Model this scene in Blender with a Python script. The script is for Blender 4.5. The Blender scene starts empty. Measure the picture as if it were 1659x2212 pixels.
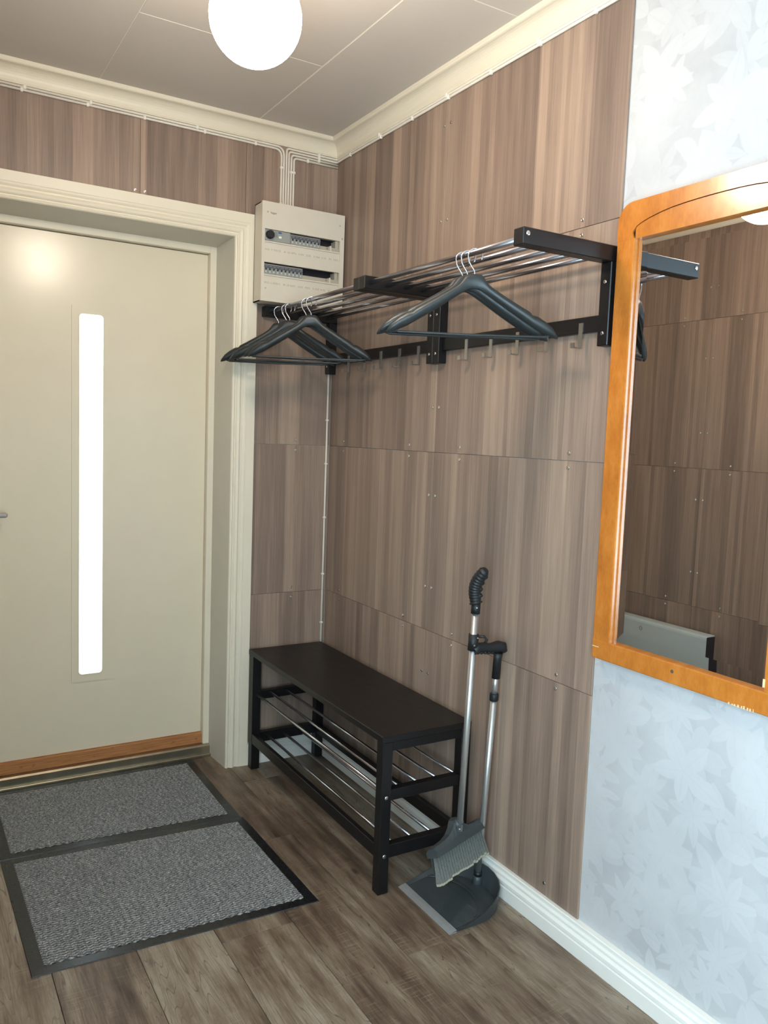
import bpy, bmesh, math, random
from mathutils import Vector, Matrix
random.seed(7)
S = bpy.context.scene
COL = S.collection
PI = math.pi

# ------------------------------------------------------------------ camera
FWD = Vector((0.51286008, 0.85341009, -0.09309)).normalized()
RGT = Vector((0.85831756, -0.51180227, 0.03673426)).normalized()
UPV = RGT.cross(FWD).normalized()
cam = bpy.data.cameras.new('camera')
cam.sensor_fit = 'VERTICAL'; cam.sensor_height = 36.0
cam.lens = 1745.68 / 2212 * 36.0
cam.clip_start = 0.02; cam.clip_end = 100
cob = bpy.data.objects.new('camera', cam); COL.objects.link(cob)
M3 = Matrix((RGT, UPV, -FWD)).transposed()
cob.matrix_world = Matrix.Translation((-1.5823, -3.1086, 1.3963)) @ M3.to_4x4()
S.camera = cob

# ------------------------------------------------------------------ world, exposure, light levels
w = bpy.data.worlds.new('world'); S.world = w; w.use_nodes = True
w.node_tree.nodes['Background'].inputs[0].default_value = (0.55, 0.68, 0.85, 1)
w.node_tree.nodes['Background'].inputs[1].default_value = 0.6
S.view_settings.view_transform = 'Standard'; S.view_settings.look = 'None'
S.view_settings.gamma = 1.0; S.view_settings.use_curve_mapping = False
S.view_settings.exposure = 0.0
LAMP = ((1.0, 0.85, 0.70), 71.0)          # opal globe
WINDOW = ((0.58, 0.82, 1.0), 15.0)         # daylit window in the left wall beside the viewer
DOORGLASS = ((0.72, 0.90, 1.0), 3.2)      # daylit frosted strip in the door

# ------------------------------------------------------------------ node helpers
def lin(c):
    return tuple((v / 12.92 if v <= 0.04045 else ((v + 0.055) / 1.055) ** 2.4) for v in (x / 255 for x in c))
class NT:
    def __init__(s, name):
        s.m = bpy.data.materials.new(name); s.m.use_nodes = True
        s.t = s.m.node_tree; s.t.nodes.clear()
        s.out = s.t.nodes.new('ShaderNodeOutputMaterial')
        s.b = s.t.nodes.new('ShaderNodeBsdfPrincipled')
        s.t.links.new(s.b.outputs[0], s.out.inputs[0])
    def n(s, ty, **kw):
        nd = s.t.nodes.new(ty)
        for k, v in kw.items(): setattr(nd, k, v)
        return nd
    def L(s, a, b): s.t.links.new(a, b)
    def put(s, sock, v):
        if hasattr(v, 'links') or hasattr(v, 'is_linked'): s.L(v, sock)
        else: sock.default_value = v
    def math(s, op, a, b=0.0, c=0.0):
        nd = s.n('ShaderNodeMath', operation=op)
        s.put(nd.inputs[0], a); s.put(nd.inputs[1], b); s.put(nd.inputs[2], c)
        return nd.outputs[0]
    def comb(s, x=0.0, y=0.0, z=0.0):
        nd = s.n('ShaderNodeCombineXYZ')
        for i, v in enumerate((x, y, z)): s.put(nd.inputs[i], v)
        return nd.outputs[0]
    def sep(s, v):
        nd = s.n('ShaderNodeSeparateXYZ'); s.L(v, nd.inputs[0]); return nd.outputs
    def noise(s, vec, scale=5.0, detail=3.0, rough=0.5, dims='3D'):
        nd = s.n('ShaderNodeTexNoise', noise_dimensions=dims)
        s.L(vec, nd.inputs['Vector'])
        nd.inputs['Scale'].default_value = scale; nd.inputs['Detail'].default_value = detail
        nd.inputs['Roughness'].default_value = rough
        return nd.outputs[0]
    def ramp(s, f, stops):
        nd = s.n('ShaderNodeValToRGB'); s.L(f, nd.inputs[0])
        cr = nd.color_ramp
        while len(cr.elements) < len(stops): cr.elements.new(0.5)
        for e, (p, c) in zip(cr.elements, stops):
            e.position = p; e.color = (*c, 1) if len(c) == 3 else c
        return nd.outputs[0]
    def mix(s, f, a, b, bt='MIX'):
        nd = s.n('ShaderNodeMix', data_type='RGBA', blend_type=bt)
        s.put(nd.inputs[0], f)
        for i, v in ((6, a), (7, b)):
            if isinstance(v, tuple): nd.inputs[i].default_value = (*v, 1) if len(v) == 3 else v
            else: s.L(v, nd.inputs[i])
        return nd.outputs[2]
    def mrange(s, v, a, b, c, d, smooth=False):
        nd = s.n('ShaderNodeMapRange'); s.L(v, nd.inputs[0])
        if smooth: nd.interpolation_type = 'SMOOTHSTEP'
        for i, x in enumerate((a, b, c, d)): nd.inputs[i + 1].default_value = x
        return nd.outputs[0]
    def bump(s, h, strength=0.2, dist=0.002):
        nd = s.n('ShaderNodeBump'); s.L(h, nd.inputs['Height'])
        nd.inputs['Strength'].default_value = strength; nd.inputs['Distance'].default_value = dist
        s.L(nd.outputs[0], s.b.inputs['Normal'])
    def pos(s): return s.n('ShaderNodeNewGeometry').outputs['Position']
    def objc(s): return s.n('ShaderNodeTexCoord').outputs['Object']
    def rnd(s): return s.n('ShaderNodeObjectInfo').outputs['Random']

def simple(name, rgb, rough=0.5, metal=0.0, var=0.06, scale=30.0, bump=0.0, spec=0.5, rvar=0.06):
    t = NT(name); c = lin(rgb); p = t.objc()
    n = t.noise(p, scale, 4)
    t.L(t.ramp(n, [(0.25, tuple(v * (1 - var) for v in c)), (0.75, tuple(min(1, v * (1 + var)) for v in c))]), t.b.inputs['Base Color'])
    t.L(t.mrange(n, 0.2, 0.8, max(0.02, rough - rvar), rough + rvar), t.b.inputs['Roughness'])
    t.b.inputs['Metallic'].default_value = metal
    t.b.inputs['Specular IOR Level'].default_value = spec
    if bump: t.bump(t.noise(p, scale * 12, 3), bump, 0.001)
    return t.m

def emitter(name, col, strength, base=(0.9, 0.9, 0.9)):
    t = NT(name)
    t.b.inputs['Base Color'].default_value = (*base, 1); t.b.inputs['Roughness'].default_value = 0.25
    n = t.noise(t.objc(), 8.0, 2)
    t.L(t.ramp(n, [(0.0, tuple(v * .97 for v in col)), (1.0, col)]), t.b.inputs['Emission Color'])
    t.b.inputs['Emission Strength'].default_value = strength
    return t.m

def wood_panel():
    t = NT('laminate_walnut'); x, y, z = t.sep(t.pos()); r = t.rnd()
    u = t.math('ADD', t.math('ADD', x, y), t.math('MULTIPLY', r, 13.7))
    def strips(scale, off):
        v = t.n('ShaderNodeTexVoronoi', voronoi_dimensions='1D'); v.inputs['Scale'].default_value = scale
        v.inputs['Randomness'].default_value = 1.0
        t.L(t.math('ADD', u, off), v.inputs['W']); return v.outputs['Color']
    a = t.sep(strips(15.0, 0.3))[0]; b = t.sep(strips(34.0, 5.1))[1]
    grain = t.noise(t.comb(t.math('MULTIPLY', u, 190.0), 0.0, t.math('MULTIPLY', z, 5.0)), 1.0, 4, 0.6)
    med = t.noise(t.comb(t.math('MULTIPLY', u, 42.0), r, t.math('MULTIPLY', z, 1.4)), 1.0, 3, 0.5)
    warp = t.noise(t.comb(t.math('MULTIPLY', u, 9.0), r, t.math('MULTIPLY', z, 1.0)), 1.0, 2)
    f = t.math('ADD', t.math('MULTIPLY', a, 0.20), t.math('MULTIPLY', b, 0.15))
    f = t.math('ADD', f, t.math('MULTIPLY', grain, 0.36)); f = t.math('ADD', f, t.math('MULTIPLY', med, 0.30))
    f = t.math('ADD', f, t.math('MULTIPLY', warp, 0.12))
    col = t.ramp(f, [(0.30, lin((108, 91, 80))), (0.53, lin((141, 119, 104))), (0.76, lin((174, 149, 129)))])
    t.L(col, t.b.inputs['Base Color'])
    t.L(t.mrange(grain, 0.2, 0.8, 0.36, 0.50), t.b.inputs['Roughness'])
    t.b.inputs['Specular IOR Level'].default_value = 0.45
    t.bump(grain, 0.12, 0.0006)
    return t.m

def floor_mat():
    t = NT('vinyl_oak_plank'); x, y, z = t.sep(t.pos()); r = t.rnd()
    xo = t.math('ADD', x, t.math('MULTIPLY', r, 7.0)); yo = t.math('ADD', y, t.math('MULTIPLY', r, 31.0))
    big = t.noise(t.comb(t.math('MULTIPLY', xo, 9.0), t.math('MULTIPLY', yo, 2.2)), 1.0, 6, 0.62)
    wx = t.math('ADD', t.math('MULTIPLY', xo, 26.0), t.math('MULTIPLY', big, 7.0))
    cath = t.noise(t.comb(t.math('MULTIPLY', xo, 16.0), t.math('MULTIPLY', yo, 1.3)), 1.0, 2, 0.4)
    rings = t.math('ABSOLUTE', t.math('SINE', t.math('MULTIPLY', cath, 75.0)))
    fine = t.noise(t.comb(t.math('MULTIPLY', xo, 240.0), t.math('MULTIPLY', yo, 14.0)), 1.0, 4, 0.6)
    saw = t.noise(t.comb(t.math('MULTIPLY', xo, 7.0), t.math('MULTIPLY', yo, 150.0)), 1.0, 3, 0.6)
    sawm = t.noise(t.comb(t.math('MULTIPLY', xo, 8.0), t.math('MULTIPLY', yo, 4.0)), 1.7, 2)
    sawf = t.math('MULTIPLY', t.mrange(saw, 0.52, 0.75, 0, 1), t.mrange(sawm, 0.50, 0.68, 0, 1))
    streak = t.noise(t.comb(t.math('MULTIPLY', xo, 38.0), t.math('MULTIPLY', yo, 2.0)), 1.0, 3, 0.5)
    f = t.math('ADD', t.math('MULTIPLY', big, 0.62), t.math('MULTIPLY', streak, 0.30))
    f = t.math('ADD', f, t.math('MULTIPLY', fine, 0.20)); f = t.math('ADD', f, t.math('MULTIPLY', t.math('SUBTRACT', r, 0.5), 0.10))
    col = t.ramp(f, [(0.38, lin((58, 45, 36))), (0.50, lin((100, 82, 67))), (0.59, lin((128, 112, 94))), (0.72, lin((164, 151, 133)))])
    ringf = t.math('MULTIPLY', t.mrange(rings, 0.0, 0.25, 0.70, 0.0), t.mrange(big, 0.44, 0.56, 0.0, 1.0))
    col = t.mix(ringf, col, lin((66, 51, 40)))
    col = t.mix(t.math('MULTIPLY', sawf, 0.5), col, lin((172, 158, 136)))
    # knots / dark checks
    v = t.n('ShaderNodeTexVoronoi'); v.inputs['Scale'].default_value = 1.0
    t.L(t.comb(t.math('MULTIPLY', xo, 5.0), t.math('MULTIPLY', yo, 2.0)), v.inputs['Vector'])
    col = t.mix(t.mrange(v.outputs['Distance'], 0.015, 0.06, 0.8, 0.0), col, lin((46, 36, 30)))
    t.L(col, t.b.inputs['Base Color'])
    t.L(t.mrange(fine, 0.2, 0.8, 0.34, 0.52), t.b.inputs['Roughness'])
    t.b.inputs['Specular IOR Level'].default_value = 0.4
    t.bump(fine, 0.25, 0.0008)
    return t.m

def wallpaper():
    t = NT('leaf_wallpaper'); x, y, z = t.sep(t.pos())
    base = t.noise(t.comb(t.math('MULTIPLY', y, 7.0), 0.3, t.math('MULTIPLY', z, 7.0)), 1.0, 4, 0.6)
    weave = t.noise(t.comb(t.math('MULTIPLY', y, 260.0), 0.0, t.math('MULTIPLY', z, 40.0)), 1.0, 2)
    tot = None
    # flowers / leaf sprays laid out on jittered cells, overlapping layers
    for k, (sc, R0, n, wd, ox) in enumerate(((5.2, 0.105, 6, 0.30, 0.0), (4.6, 0.110, 5, 0.34, 3.3), (6.6, 0.085, 7, 0.24, 7.7), (5.6, 0.10, 2, 0.34, 12.9))):
        vec = t.comb(t.math('ADD', y, ox), t.math('ADD', z, ox * 0.7), 0.0)
        v = t.n('ShaderNodeTexVoronoi', voronoi_dimensions='2D'); v.inputs['Scale'].default_value = sc; v.inputs['Randomness'].default_value = 0.75
        t.L(vec, v.inputs['Vector'])
        d = t.n('ShaderNodeVectorMath', operation='SUBTRACT'); t.L(vec, d.inputs[0]); t.L(v.outputs['Position'], d.inputs[1])
        dx, dy, _ = t.sep(d.outputs[0]); cr, cg, cb = t.sep(v.outputs['Color'])
        ang = t.math('ADD', t.math('ADD', t.math('ARCTAN2', dy, dx), PI), t.math('MULTIPLY', cr, 6.28))
        rad = t.math('SQRT', t.math('ADD', t.math('MULTIPLY', dx, dx), t.math('MULTIPLY', dy, dy)))
        seg = 2 * PI / n
        a = t.math('SUBTRACT', t.math('MODULO', ang, seg), seg / 2)
        idx = t.math('FLOOR', t.math('DIVIDE', ang, seg))
        wn = t.n('ShaderNodeTexWhiteNoise', noise_dimensions='2D'); t.L(t.comb(idx, cg, 0.0), wn.inputs['Vector'])
        Lp = t.math('MULTIPLY', t.math('ADD', 0.72, t.math('MULTIPLY', wn.outputs[0], 0.45)), R0)
        px = t.math('DIVIDE', t.math('MULTIPLY', rad, t.math('COSINE', a)), Lp)       # 0..1 along the petal
        py = t.math('DIVIDE', t.math('ABSOLUTE', t.math('MULTIPLY', rad, t.math('SINE', a))), Lp)
        prof = t.math('MULTIPLY', t.math('MULTIPLY', t.math('POWER', t.math('MAXIMUM', px, 0.0), 0.75), t.math('SUBTRACT', 1.0, px)), wd * 2.4)
        m = t.mrange(t.math('SUBTRACT', prof, py), -0.015, 0.03, 0.0, 1.0, True)
        m = t.math('MULTIPLY', m, t.math('ADD', 0.45, t.math('MULTIPLY', cb, 0.55)))
        vein = t.mrange(py, 0.0, 0.035, 0.25, 0.0)
        m = t.math('MULTIPLY', m, t.math('SUBTRACT', 1.0, vein))
        tot = m if tot is None else t.math('MAXIMUM', tot, m)
    col = t.ramp(base, [(0.30, lin((175, 174, 174))), (0.55, lin((187, 186, 185))), (0.75, lin((195, 194, 193)))])
    col = t.mix(t.math('MULTIPLY', tot, 0.60), col, lin((205, 204, 203)))
    col = t.mix(t.math('MULTIPLY', weave, 0.10), col, lin((172, 172, 172)))
    t.L(col, t.b.inputs['Base Color']); t.b.inputs['Roughness'].default_value = 0.62
    t.b.inputs['Specular IOR Level'].default_value = 0.25
    t.bump(weave, 0.10, 0.0005)
    return t.m

def mat_pile():
    t = NT('mat_loop_pile'); p = t.objc(); x, y, z = t.sep(p)
    n1 = t.noise(t.comb(t.math('MULTIPLY', x, 110.0), t.math('MULTIPLY', y, 200.0)), 1.0, 2, 0.6)
    n2 = t.noise(p, 420.0, 2, 0.6)
    n3 = t.noise(p, 14.0, 3)
    f = t.math('ADD', t.math('MULTIPLY', n1, 0.55), t.math('MULTIPLY', n2, 0.45))
    col = t.ramp(f, [(0.36, lin((96, 96, 100))), (0.50, lin((144, 144, 141))), (0.64, lin((194, 192, 181)))])
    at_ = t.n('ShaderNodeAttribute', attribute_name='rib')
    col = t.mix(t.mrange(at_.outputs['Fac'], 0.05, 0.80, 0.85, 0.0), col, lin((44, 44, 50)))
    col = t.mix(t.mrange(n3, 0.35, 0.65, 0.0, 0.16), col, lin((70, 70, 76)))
    t.L(col, t.b.inputs['Base Color']); t.b.inputs['Roughness'].default_value = 0.95
    t.b.inputs['Specular IOR Level'].default_value = 0.1
    t.bump(n2, 0.5, 0.002)
    return t.m

def cherry():
    t = NT('cherry_veneer'); p = t.pos(); x, y, z = t.sep(p)
    n = t.noise(t.comb(t.math('MULTIPLY', y, 22.0), 0.0, t.math('MULTIPLY', z, 9.0)), 1.0, 4, 0.6)
    fl = t.noise(t.comb(t.math('MULTIPLY', y, 190.0), 0.0, t.math('MULTIPLY', z, 60.0)), 1.0, 3, 0.6)
    f = t.math('ADD', t.math('MULTIPLY', n, 0.75), t.math('MULTIPLY', fl, 0.25))
    t.L(t.ramp(f, [(0.30, lin((164, 92, 30))), (0.52, lin((190, 114, 42))), (0.75, lin((206, 134, 62)))]), t.b.inputs['Base Color'])
    t.b.inputs['Roughness'].default_value = 0.27
    t.b.inputs['Coat Weight'].default_value = 0.25; t.b.inputs['Coat Roughness'].default_value = 0.12
    t.bump(fl, 0.05, 0.0005)
    return t.m

def raw_wood():
    t = NT('raw_sill_wood'); x, y, z = t.sep(t.pos())
    n = t.noise(t.comb(t.math('MULTIPLY', x, 9.0), 0.0, t.math('MULTIPLY', z, 260.0)), 1.0, 4, 0.6)
    k = t.noise(t.comb(t.math('MULTIPLY', x, 34.0), 0.0, t.math('MULTIPLY', z, 50.0)), 1.0, 3)
    c = t.ramp(n, [(0.3, lin((150, 92, 46))), (0.7, lin((196, 136, 84)))])
    c = t.mix(t.mrange(k, 0.62, 0.75, 0, 0.7), c, lin((74, 48, 30)))
    t.L(c, t.b.inputs['Base Color']); t.b.inputs['Roughness'].default_value = 0.7
    return t.m

def black_wood():
    t = NT('black_brown_wood'); x, y, z = t.sep(t.objc())
    n = t.noise(t.comb(t.math('MULTIPLY', x, 120.0), t.math('MULTIPLY', y, 9.0), t.math('MULTIPLY', z, 120.0)), 1.0, 4, 0.6)
    t.L(t.ramp(n, [(0.3, lin((14, 12, 13))), (0.7, lin((22, 19, 20)))]), t.b.inputs['Base Color'])
    t.L(t.mrange(n, 0.2, 0.8, 0.34, 0.44), t.b.inputs['Roughness'])
    t.b.inputs['Specular IOR Level'].default_value = 0.42
    t.bump(n, 0.08, 0.0004)
    return t.m

def label_print():
    t = NT('label_strip_print'); x, y, z = t.sep(t.objc())
    n = t.noise(t.comb(t.math('MULTIPLY', x, 420.0), 0.0, t.math('MULTIPLY', z, 700.0)), 1.0, 1)
    g = t.noise(t.comb(t.math('MULTIPLY', x, 60.0), 0.0, 0.0), 1.0, 1)
    f = t.math('MULTIPLY', t.mrange(n, 0.52, 0.56, 0, 1), t.mrange(g, 0.44, 0.48, 0, 1))
    t.L(t.mix(t.math('MULTIPLY', f, 0.75), lin((216, 208, 188)), lin((90, 84, 74))), t.b.inputs['Base Color'])
    t.b.inputs['Roughness'].default_value = 0.5
    return t.m

MT = dict(
    panel=wood_panel(), floor=floor_mat(), wallpaper=wallpaper(), pile=mat_pile(), cherry=cherry(), sill=raw_wood(), black=black_wood(), label=label_print(),
    trim=simple('cream_trim_paint', (230, 219, 196), 0.42, var=0.02, scale=12),
    base=simple('white_baseboard_paint', (236, 232, 222), 0.38, var=0.02, scale=12),
    door=simple('cream_door_paint', (228, 215, 188), 0.24, var=0.015, scale=9, bump=0.03, rvar=0.03),
    reveal=simple('grey_cream_reveal_paint', (206, 200, 184), 0.5, var=0.03, scale=14, bump=0.05),
    ceil=simple('ceiling_board_paint', (206, 197, 186), 0.6, var=0.015, scale=10, bump=0.05),
    ceilgap=simple('ceiling_joint_paint', (246, 238, 220), 0.5, var=0.02),
    plaster=simple('plain_plaster', (214, 208, 196), 0.8, var=0.03, bump=0.1),
    sub=simple('subfloor_dark', (48, 40, 34), 0.9),
    metal=simple('threshold_aluminium', (168, 158, 138), 0.30, metal=0.9, var=0.10, scale=18, rvar=0.03),
    chrome=simple('chrome_rod', (212, 215, 222), 0.20, metal=1.0, var=0.01, scale=2, rvar=0.008),
    rackrod=simple('grey_steel_rod', (170, 170, 178), 0.22, metal=1.0, var=0.01, scale=2, rvar=0.008),
    alu=simple('brushed_aluminium_tube', (206, 206, 204), 0.34, metal=0.85, var=0.01, scale=2, rvar=0.01),
    nickel=simple('nickel_hook', (168, 164, 158), 0.30, metal=0.9, var=0.05),
    satin=simple('satin_grey_lever', (184, 180, 176), 0.35, metal=0.3, var=0.03),
    screw=simple('screw_steel', (212, 210, 205), 0.22, metal=1.0, var=0.05),
    hanger=simple('matt_black_plastic', (40, 44, 44), 0.42, var=0.10, scale=60, bump=0.06),
    grip=simple('black_grip_plastic', (26, 27, 29), 0.5, var=0.12, scale=60),
    dkgrey=simple('dark_grey_plastic', (62, 67, 68), 0.42, var=0.07, scale=40),
    lip=simple('grey_rubber_lip', (134, 134, 132), 0.6, var=0.06, scale=60),
    bristle=simple('grey_bristle', (106, 108, 102), 0.8, var=0.25, scale=160),
    gapshade=simple('bristle_gap_shade', (58, 60, 58), 0.9, var=0.2, scale=160),  # darker bristle grey, shade between the tufts put into the colour
    bristletip=simple('split_bristle_tip', (172, 166, 146), 0.85, var=0.2, scale=200),
    rubber=simple('black_rubber_border', (24, 24, 27), 0.28, var=0.03, scale=220, rvar=0.015),
    box=simple('ivory_plastic', (214, 204, 186), 0.45, var=0.02, scale=20),
    boxin=simple('inner_ivory_rail', (176, 168, 150), 0.5, var=0.04),
    dark=simple('dark_void_plastic', (44, 38, 42), 0.6),
    breaker=simple('grey_breaker_plastic', (150, 152, 146), 0.4, var=0.04),
    toggle=simple('dark_grey_toggle', (104, 105, 110), 0.4, var=0.06),
    white=simple('white_mark', (236, 236, 230), 0.5), blue=simple('blue_mark', (70, 92, 150), 0.5),
    green=simple('green_mark', (150, 178, 96), 0.5),
    ink=simple('grey_print_ink', (120, 114, 104), 0.6), cable=simple('ivory_cable_sheath', (226, 216, 200), 0.45, var=0.02),
    clip=simple('white_cable_clip', (236, 230, 218), 0.4, var=0.02),
    brass=simple('bare_cord_brass', (190, 160, 96), 0.3, metal=0.9), groove=simple('dark_groove', (64, 34, 16), 0.5),
    heater=simple('grey_enamel', (196, 206, 204), 0.42, var=0.02), scuff=simple('chipped_pale_wood', (226, 196, 150), 0.7),
    lampglass=emitter('opal_globe_glass', *LAMP), winglass=emitter('daylit_window_pane', *WINDOW), doorglass=emitter('frosted_door_glass', *DOORGLASS),
)
tm = NT('silvered_mirror'); tm.b.inputs['Metallic'].default_value = 1.0
tm.L(tm.ramp(tm.noise(tm.objc(), 3.0, 3), [(0, (0.82, 0.83, 0.84)), (1, (0.86, 0.87, 0.88))]), tm.b.inputs['Base Color'])
tm.b.inputs['Roughness'].default_value = 0.0
MT['mirror'] = tm.m

# ------------------------------------------------------------------ mesh helpers (world coordinates)
ORG = {}
class MB:
    def __init__(s): s.v = []; s.f = []; s.sm = []
    def add(s, vs, fs, smooth=False):
        o = len(s.v); s.v += [tuple(v) for v in vs]
        for f in fs: s.f.append(tuple(i + o for i in f)); s.sm.append(smooth)
        return s
    def box(s, x0, x1, y0, y1, z0, z1, bev=0.0, seg=1):
        x0, x1 = min(x0, x1), max(x0, x1); y0, y1 = min(y0, y1), max(y0, y1); z0, z1 = min(z0, z1), max(z0, z1)
        if bev <= 0:
            vs = [(x, y, z) for x in (x0, x1) for y in (y0, y1) for z in (z0, z1)]
            return s.add(vs, [(0, 1, 3, 2), (4, 6, 7, 5), (0, 4, 5, 1), (2, 3, 7, 6), (0, 2, 6, 4), (1, 5, 7, 3)])
        bm = bmesh.new(); bmesh.ops.create_cube(bm, size=1.0)
        for v in bm.verts:
            v.co = Vector(((x0 + x1) / 2 + v.co.x * (x1 - x0), (y0 + y1) / 2 + v.co.y * (y1 - y0), (z0 + z1) / 2 + v.co.z * (z1 - z0)))
        bmesh.ops.bevel(bm, geom=bm.edges[:], offset=min(bev, .45 * min(x1 - x0, y1 - y0, z1 - z0)), segments=seg, profile=0.5, affect='EDGES')
        bm.verts.index_update()
        s.add([v.co[:] for v in bm.verts], [[v.index for v in f.verts] for f in bm.faces], False); bm.free()
        return s
    def tube(s, pts, r, seg=12, cap=True, smooth=True):
        pts = [Vector(p) for p in pts]; n = len(pts)
        rs = r if isinstance(r, (list, tuple)) else [r] * n
        t0 = (pts[1] - pts[0]).normalized()
        a = Vector((0, 0, 1)) if abs(t0.z) < 0.9 else Vector((1, 0, 0))
        nrm = t0.cross(a).normalized(); vs = []
        for i, p in enumerate(pts):
            t = (pts[min(i + 1, n - 1)] - pts[max(i - 1, 0)]).normalized()
            nrm = (nrm - t * nrm.dot(t)).normalized(); b = t.cross(nrm)
            for k in range(seg):
                c = 2 * PI * k / seg; vs.append(p + (nrm * math.cos(c) + b * math.sin(c)) * rs[i])
        fs = [(i * seg + k, i * seg + (k + 1) % seg, (i + 1) * seg + (k + 1) % seg, (i + 1) * seg + k) for i in range(n - 1) for k in range(seg)]
        s.add(vs, fs, smooth)
        if cap:
            o = len(s.v) - n * seg
            s.f.append(tuple(o + k for k in range(seg))[::-1]); s.sm.append(False)
            s.f.append(tuple(o + (n - 1) * seg + k for k in range(seg))); s.sm.append(False)
        return s
    def cyl(s, p0, p1, r, seg=16): return s.tube([p0, p1], r, seg)
    def sphere(s, c, r, nu=32, nv=20, sc=(1, 1, 1)):
        vs = [(c[0], c[1], c[2] - r * sc[2])]
        for j in range(1, nv):
            a = -PI / 2 + PI * j / nv
            for i in range(nu):
                b = 2 * PI * i / nu
                vs.append((c[0] + r * sc[0] * math.cos(a) * math.cos(b), c[1] + r * sc[1] * math.cos(a) * math.sin(b), c[2] + r * sc[2] * math.sin(a)))
        vs.append((c[0], c[1], c[2] + r * sc[2])); fs = []
        for i in range(nu):
            fs.append((0, 1 + (i + 1) % nu, 1 + i)); k = 1 + (nv - 2) * nu
            fs.append((len(vs) - 1, k + i, k + (i + 1) % nu))
        for j in range(nv - 2):
            for i in range(nu):
                a = 1 + j * nu + i; b = 1 + j * nu + (i + 1) % nu
                fs.append((a, b, b + nu, a + nu))
        return s.add(vs, fs, True)
    def loft(s, rings, closed=True, cap=True, smooth=False):
        n = len(rings[0]); vs = [v for r in rings for v in r]; fs = []
        for i in range(len(rings) - 1):
            for k in range(n if closed else n - 1):
                fs.append((i * n + k, i * n + (k + 1) % n, (i + 1) * n + (k + 1) % n, (i + 1) * n + k))
        s.add(vs, fs, smooth)
        if cap and closed:
            o = len(s.v) - len(vs)
            s.f.append(tuple(o + k for k in range(n))[::-1]); s.sm.append(False)
            s.f.append(tuple(o + (len(rings) - 1) * n + k for k in range(n))); s.sm.append(False)
        return s
    def build(s, name, mat, parent=None, origin=None, recalc=True):
        if parent is not None: org = ORG[parent.name]
        elif origin is not None: org = Vector(origin)
        else:
            xs, ys, zs = zip(*s.v); org = Vector(((min(xs) + max(xs)) / 2, (min(ys) + max(ys)) / 2, min(zs)))
        me = bpy.data.meshes.new(name)
        me.from_pydata([(v[0] - org.x, v[1] - org.y, v[2] - org.z) for v in s.v], [], s.f)
        me.polygons.foreach_set('use_smooth', s.sm)
        if recalc:
            bm = bmesh.new(); bm.from_mesh(me); bmesh.ops.recalc_face_normals(bm, faces=bm.faces[:]); bm.to_mesh(me); bm.free()
        me.materials.append(MT[mat] if isinstance(mat, str) else mat); me.update()
        o = bpy.data.objects.new(name, me); COL.objects.link(o)
        ORG[o.name] = org
        if parent is not None: o.parent = parent
        else: o.location = org
        return o

def thing(name, loc, label, cat, group=None):
    o = bpy.data.objects.new(name, None); COL.objects.link(o); o.location = loc; o.empty_display_size = 0.05
    ORG[o.name] = Vector(loc); return tag(o, label, cat, group)
def tag(o, label, cat=None, group=None):
    o['label'] = label
    if cat: o['category'] = cat
    if group: o['group'] = group
    return o
def struct(o, label=None, cat=None):
    o['kind'] = 'structure'
    if label: o['label'] = label
    if cat: o['category'] = cat
    return o
def sempty(name, loc, label, cat):
    o = bpy.data.objects.new(name, None); COL.objects.link(o); o.location = loc; o.empty_display_size = 0.05
    ORG[o.name] = Vector(loc); return struct(o, label, cat)
def copypart(o, parent, delta):
    c = o.copy(); COL.objects.link(c); c.parent = parent; c.location = Vector(o.location) + Vector(delta)
    ORG[c.name] = ORG[o.name] + Vector(delta); return c
def arc(cx, cy, r, a0, a1, n): return [(cx + r * math.cos(math.radians(a0 + (a1 - a0) * i / n)), cy + r * math.sin(math.radians(a0 + (a1 - a0) * i / n))) for i in range(n + 1)]

# ------------------------------------------------------------------ room dimensions
LX = -1.80; RY = -5.0; CZ = 2.60        # left wall, rear wall, ceiling board face
T = 0.006                               # laminate board thickness
OX0, OX1 = -1.445, -0.445               # door opening (room side)
OZ = 2.152
SEAM = (0.723, 1.348, 1.973)

# floor
fl = MB().box(LX - .2, .2, RY - .1, .6, -.06, -.006).build('floor', 'sub', origin=(0, 0, -.006)); struct(fl, 'brown weathered oak look plank floor', 'floor')
xs = [0.0 + .0]; edges = [-.0015 + .0]
px = -.213 + .2117
row = 0; x1 = px
k = 0
while x1 > LX - .02:
    x0 = x1 - .2117
    off = (k * .47) % 1.22; yy = .30 - off
    ya = .30
    while ya > RY:
        yb = max(RY, yy)
        if ya - yb > .02 and not (ya > .02 and (x1 < -1.5)):
            MB().box(max(x0, LX) + .0006, x1 - .0006, yb + .0006, ya - .0006, -.006, 0.0, .0009).build('plank', 'floor', fl)
        ya = yb; yy -= 1.22
    x1 = x0; k += 1
MB().box(px + .0006, .03, RY, .05, -.006, 0.0, .0009).build('plank', 'floor', fl)

# ceiling of square-edged boards with pale joints
ce = MB().box(LX - .1, .1, RY - .1, .3, CZ + .0012, CZ + .08).build('ceiling', 'ceilgap', origin=(0, 0, CZ + .0012)); struct(ce, 'cream panelled ceiling with thin pale joints', 'ceiling')
for (xa, xb, y0) in ((-.366, .0, .0), (-.963, -.369, -.592 + 1.2), (-1.56, -.9634, .0), (LX, -1.563, -.592 + 1.2)):
    ya = y0
    while ya > RY:
        yb = ya - 1.198
        MB().box(xa + .0009, xb - .0009 if xb < -.01 else .005, max(yb, RY) + .0012, min(ya, .005), CZ, CZ + .0014, .0004).build('ceiling_board', 'ceil', ce)
        ya = yb - .003

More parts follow.
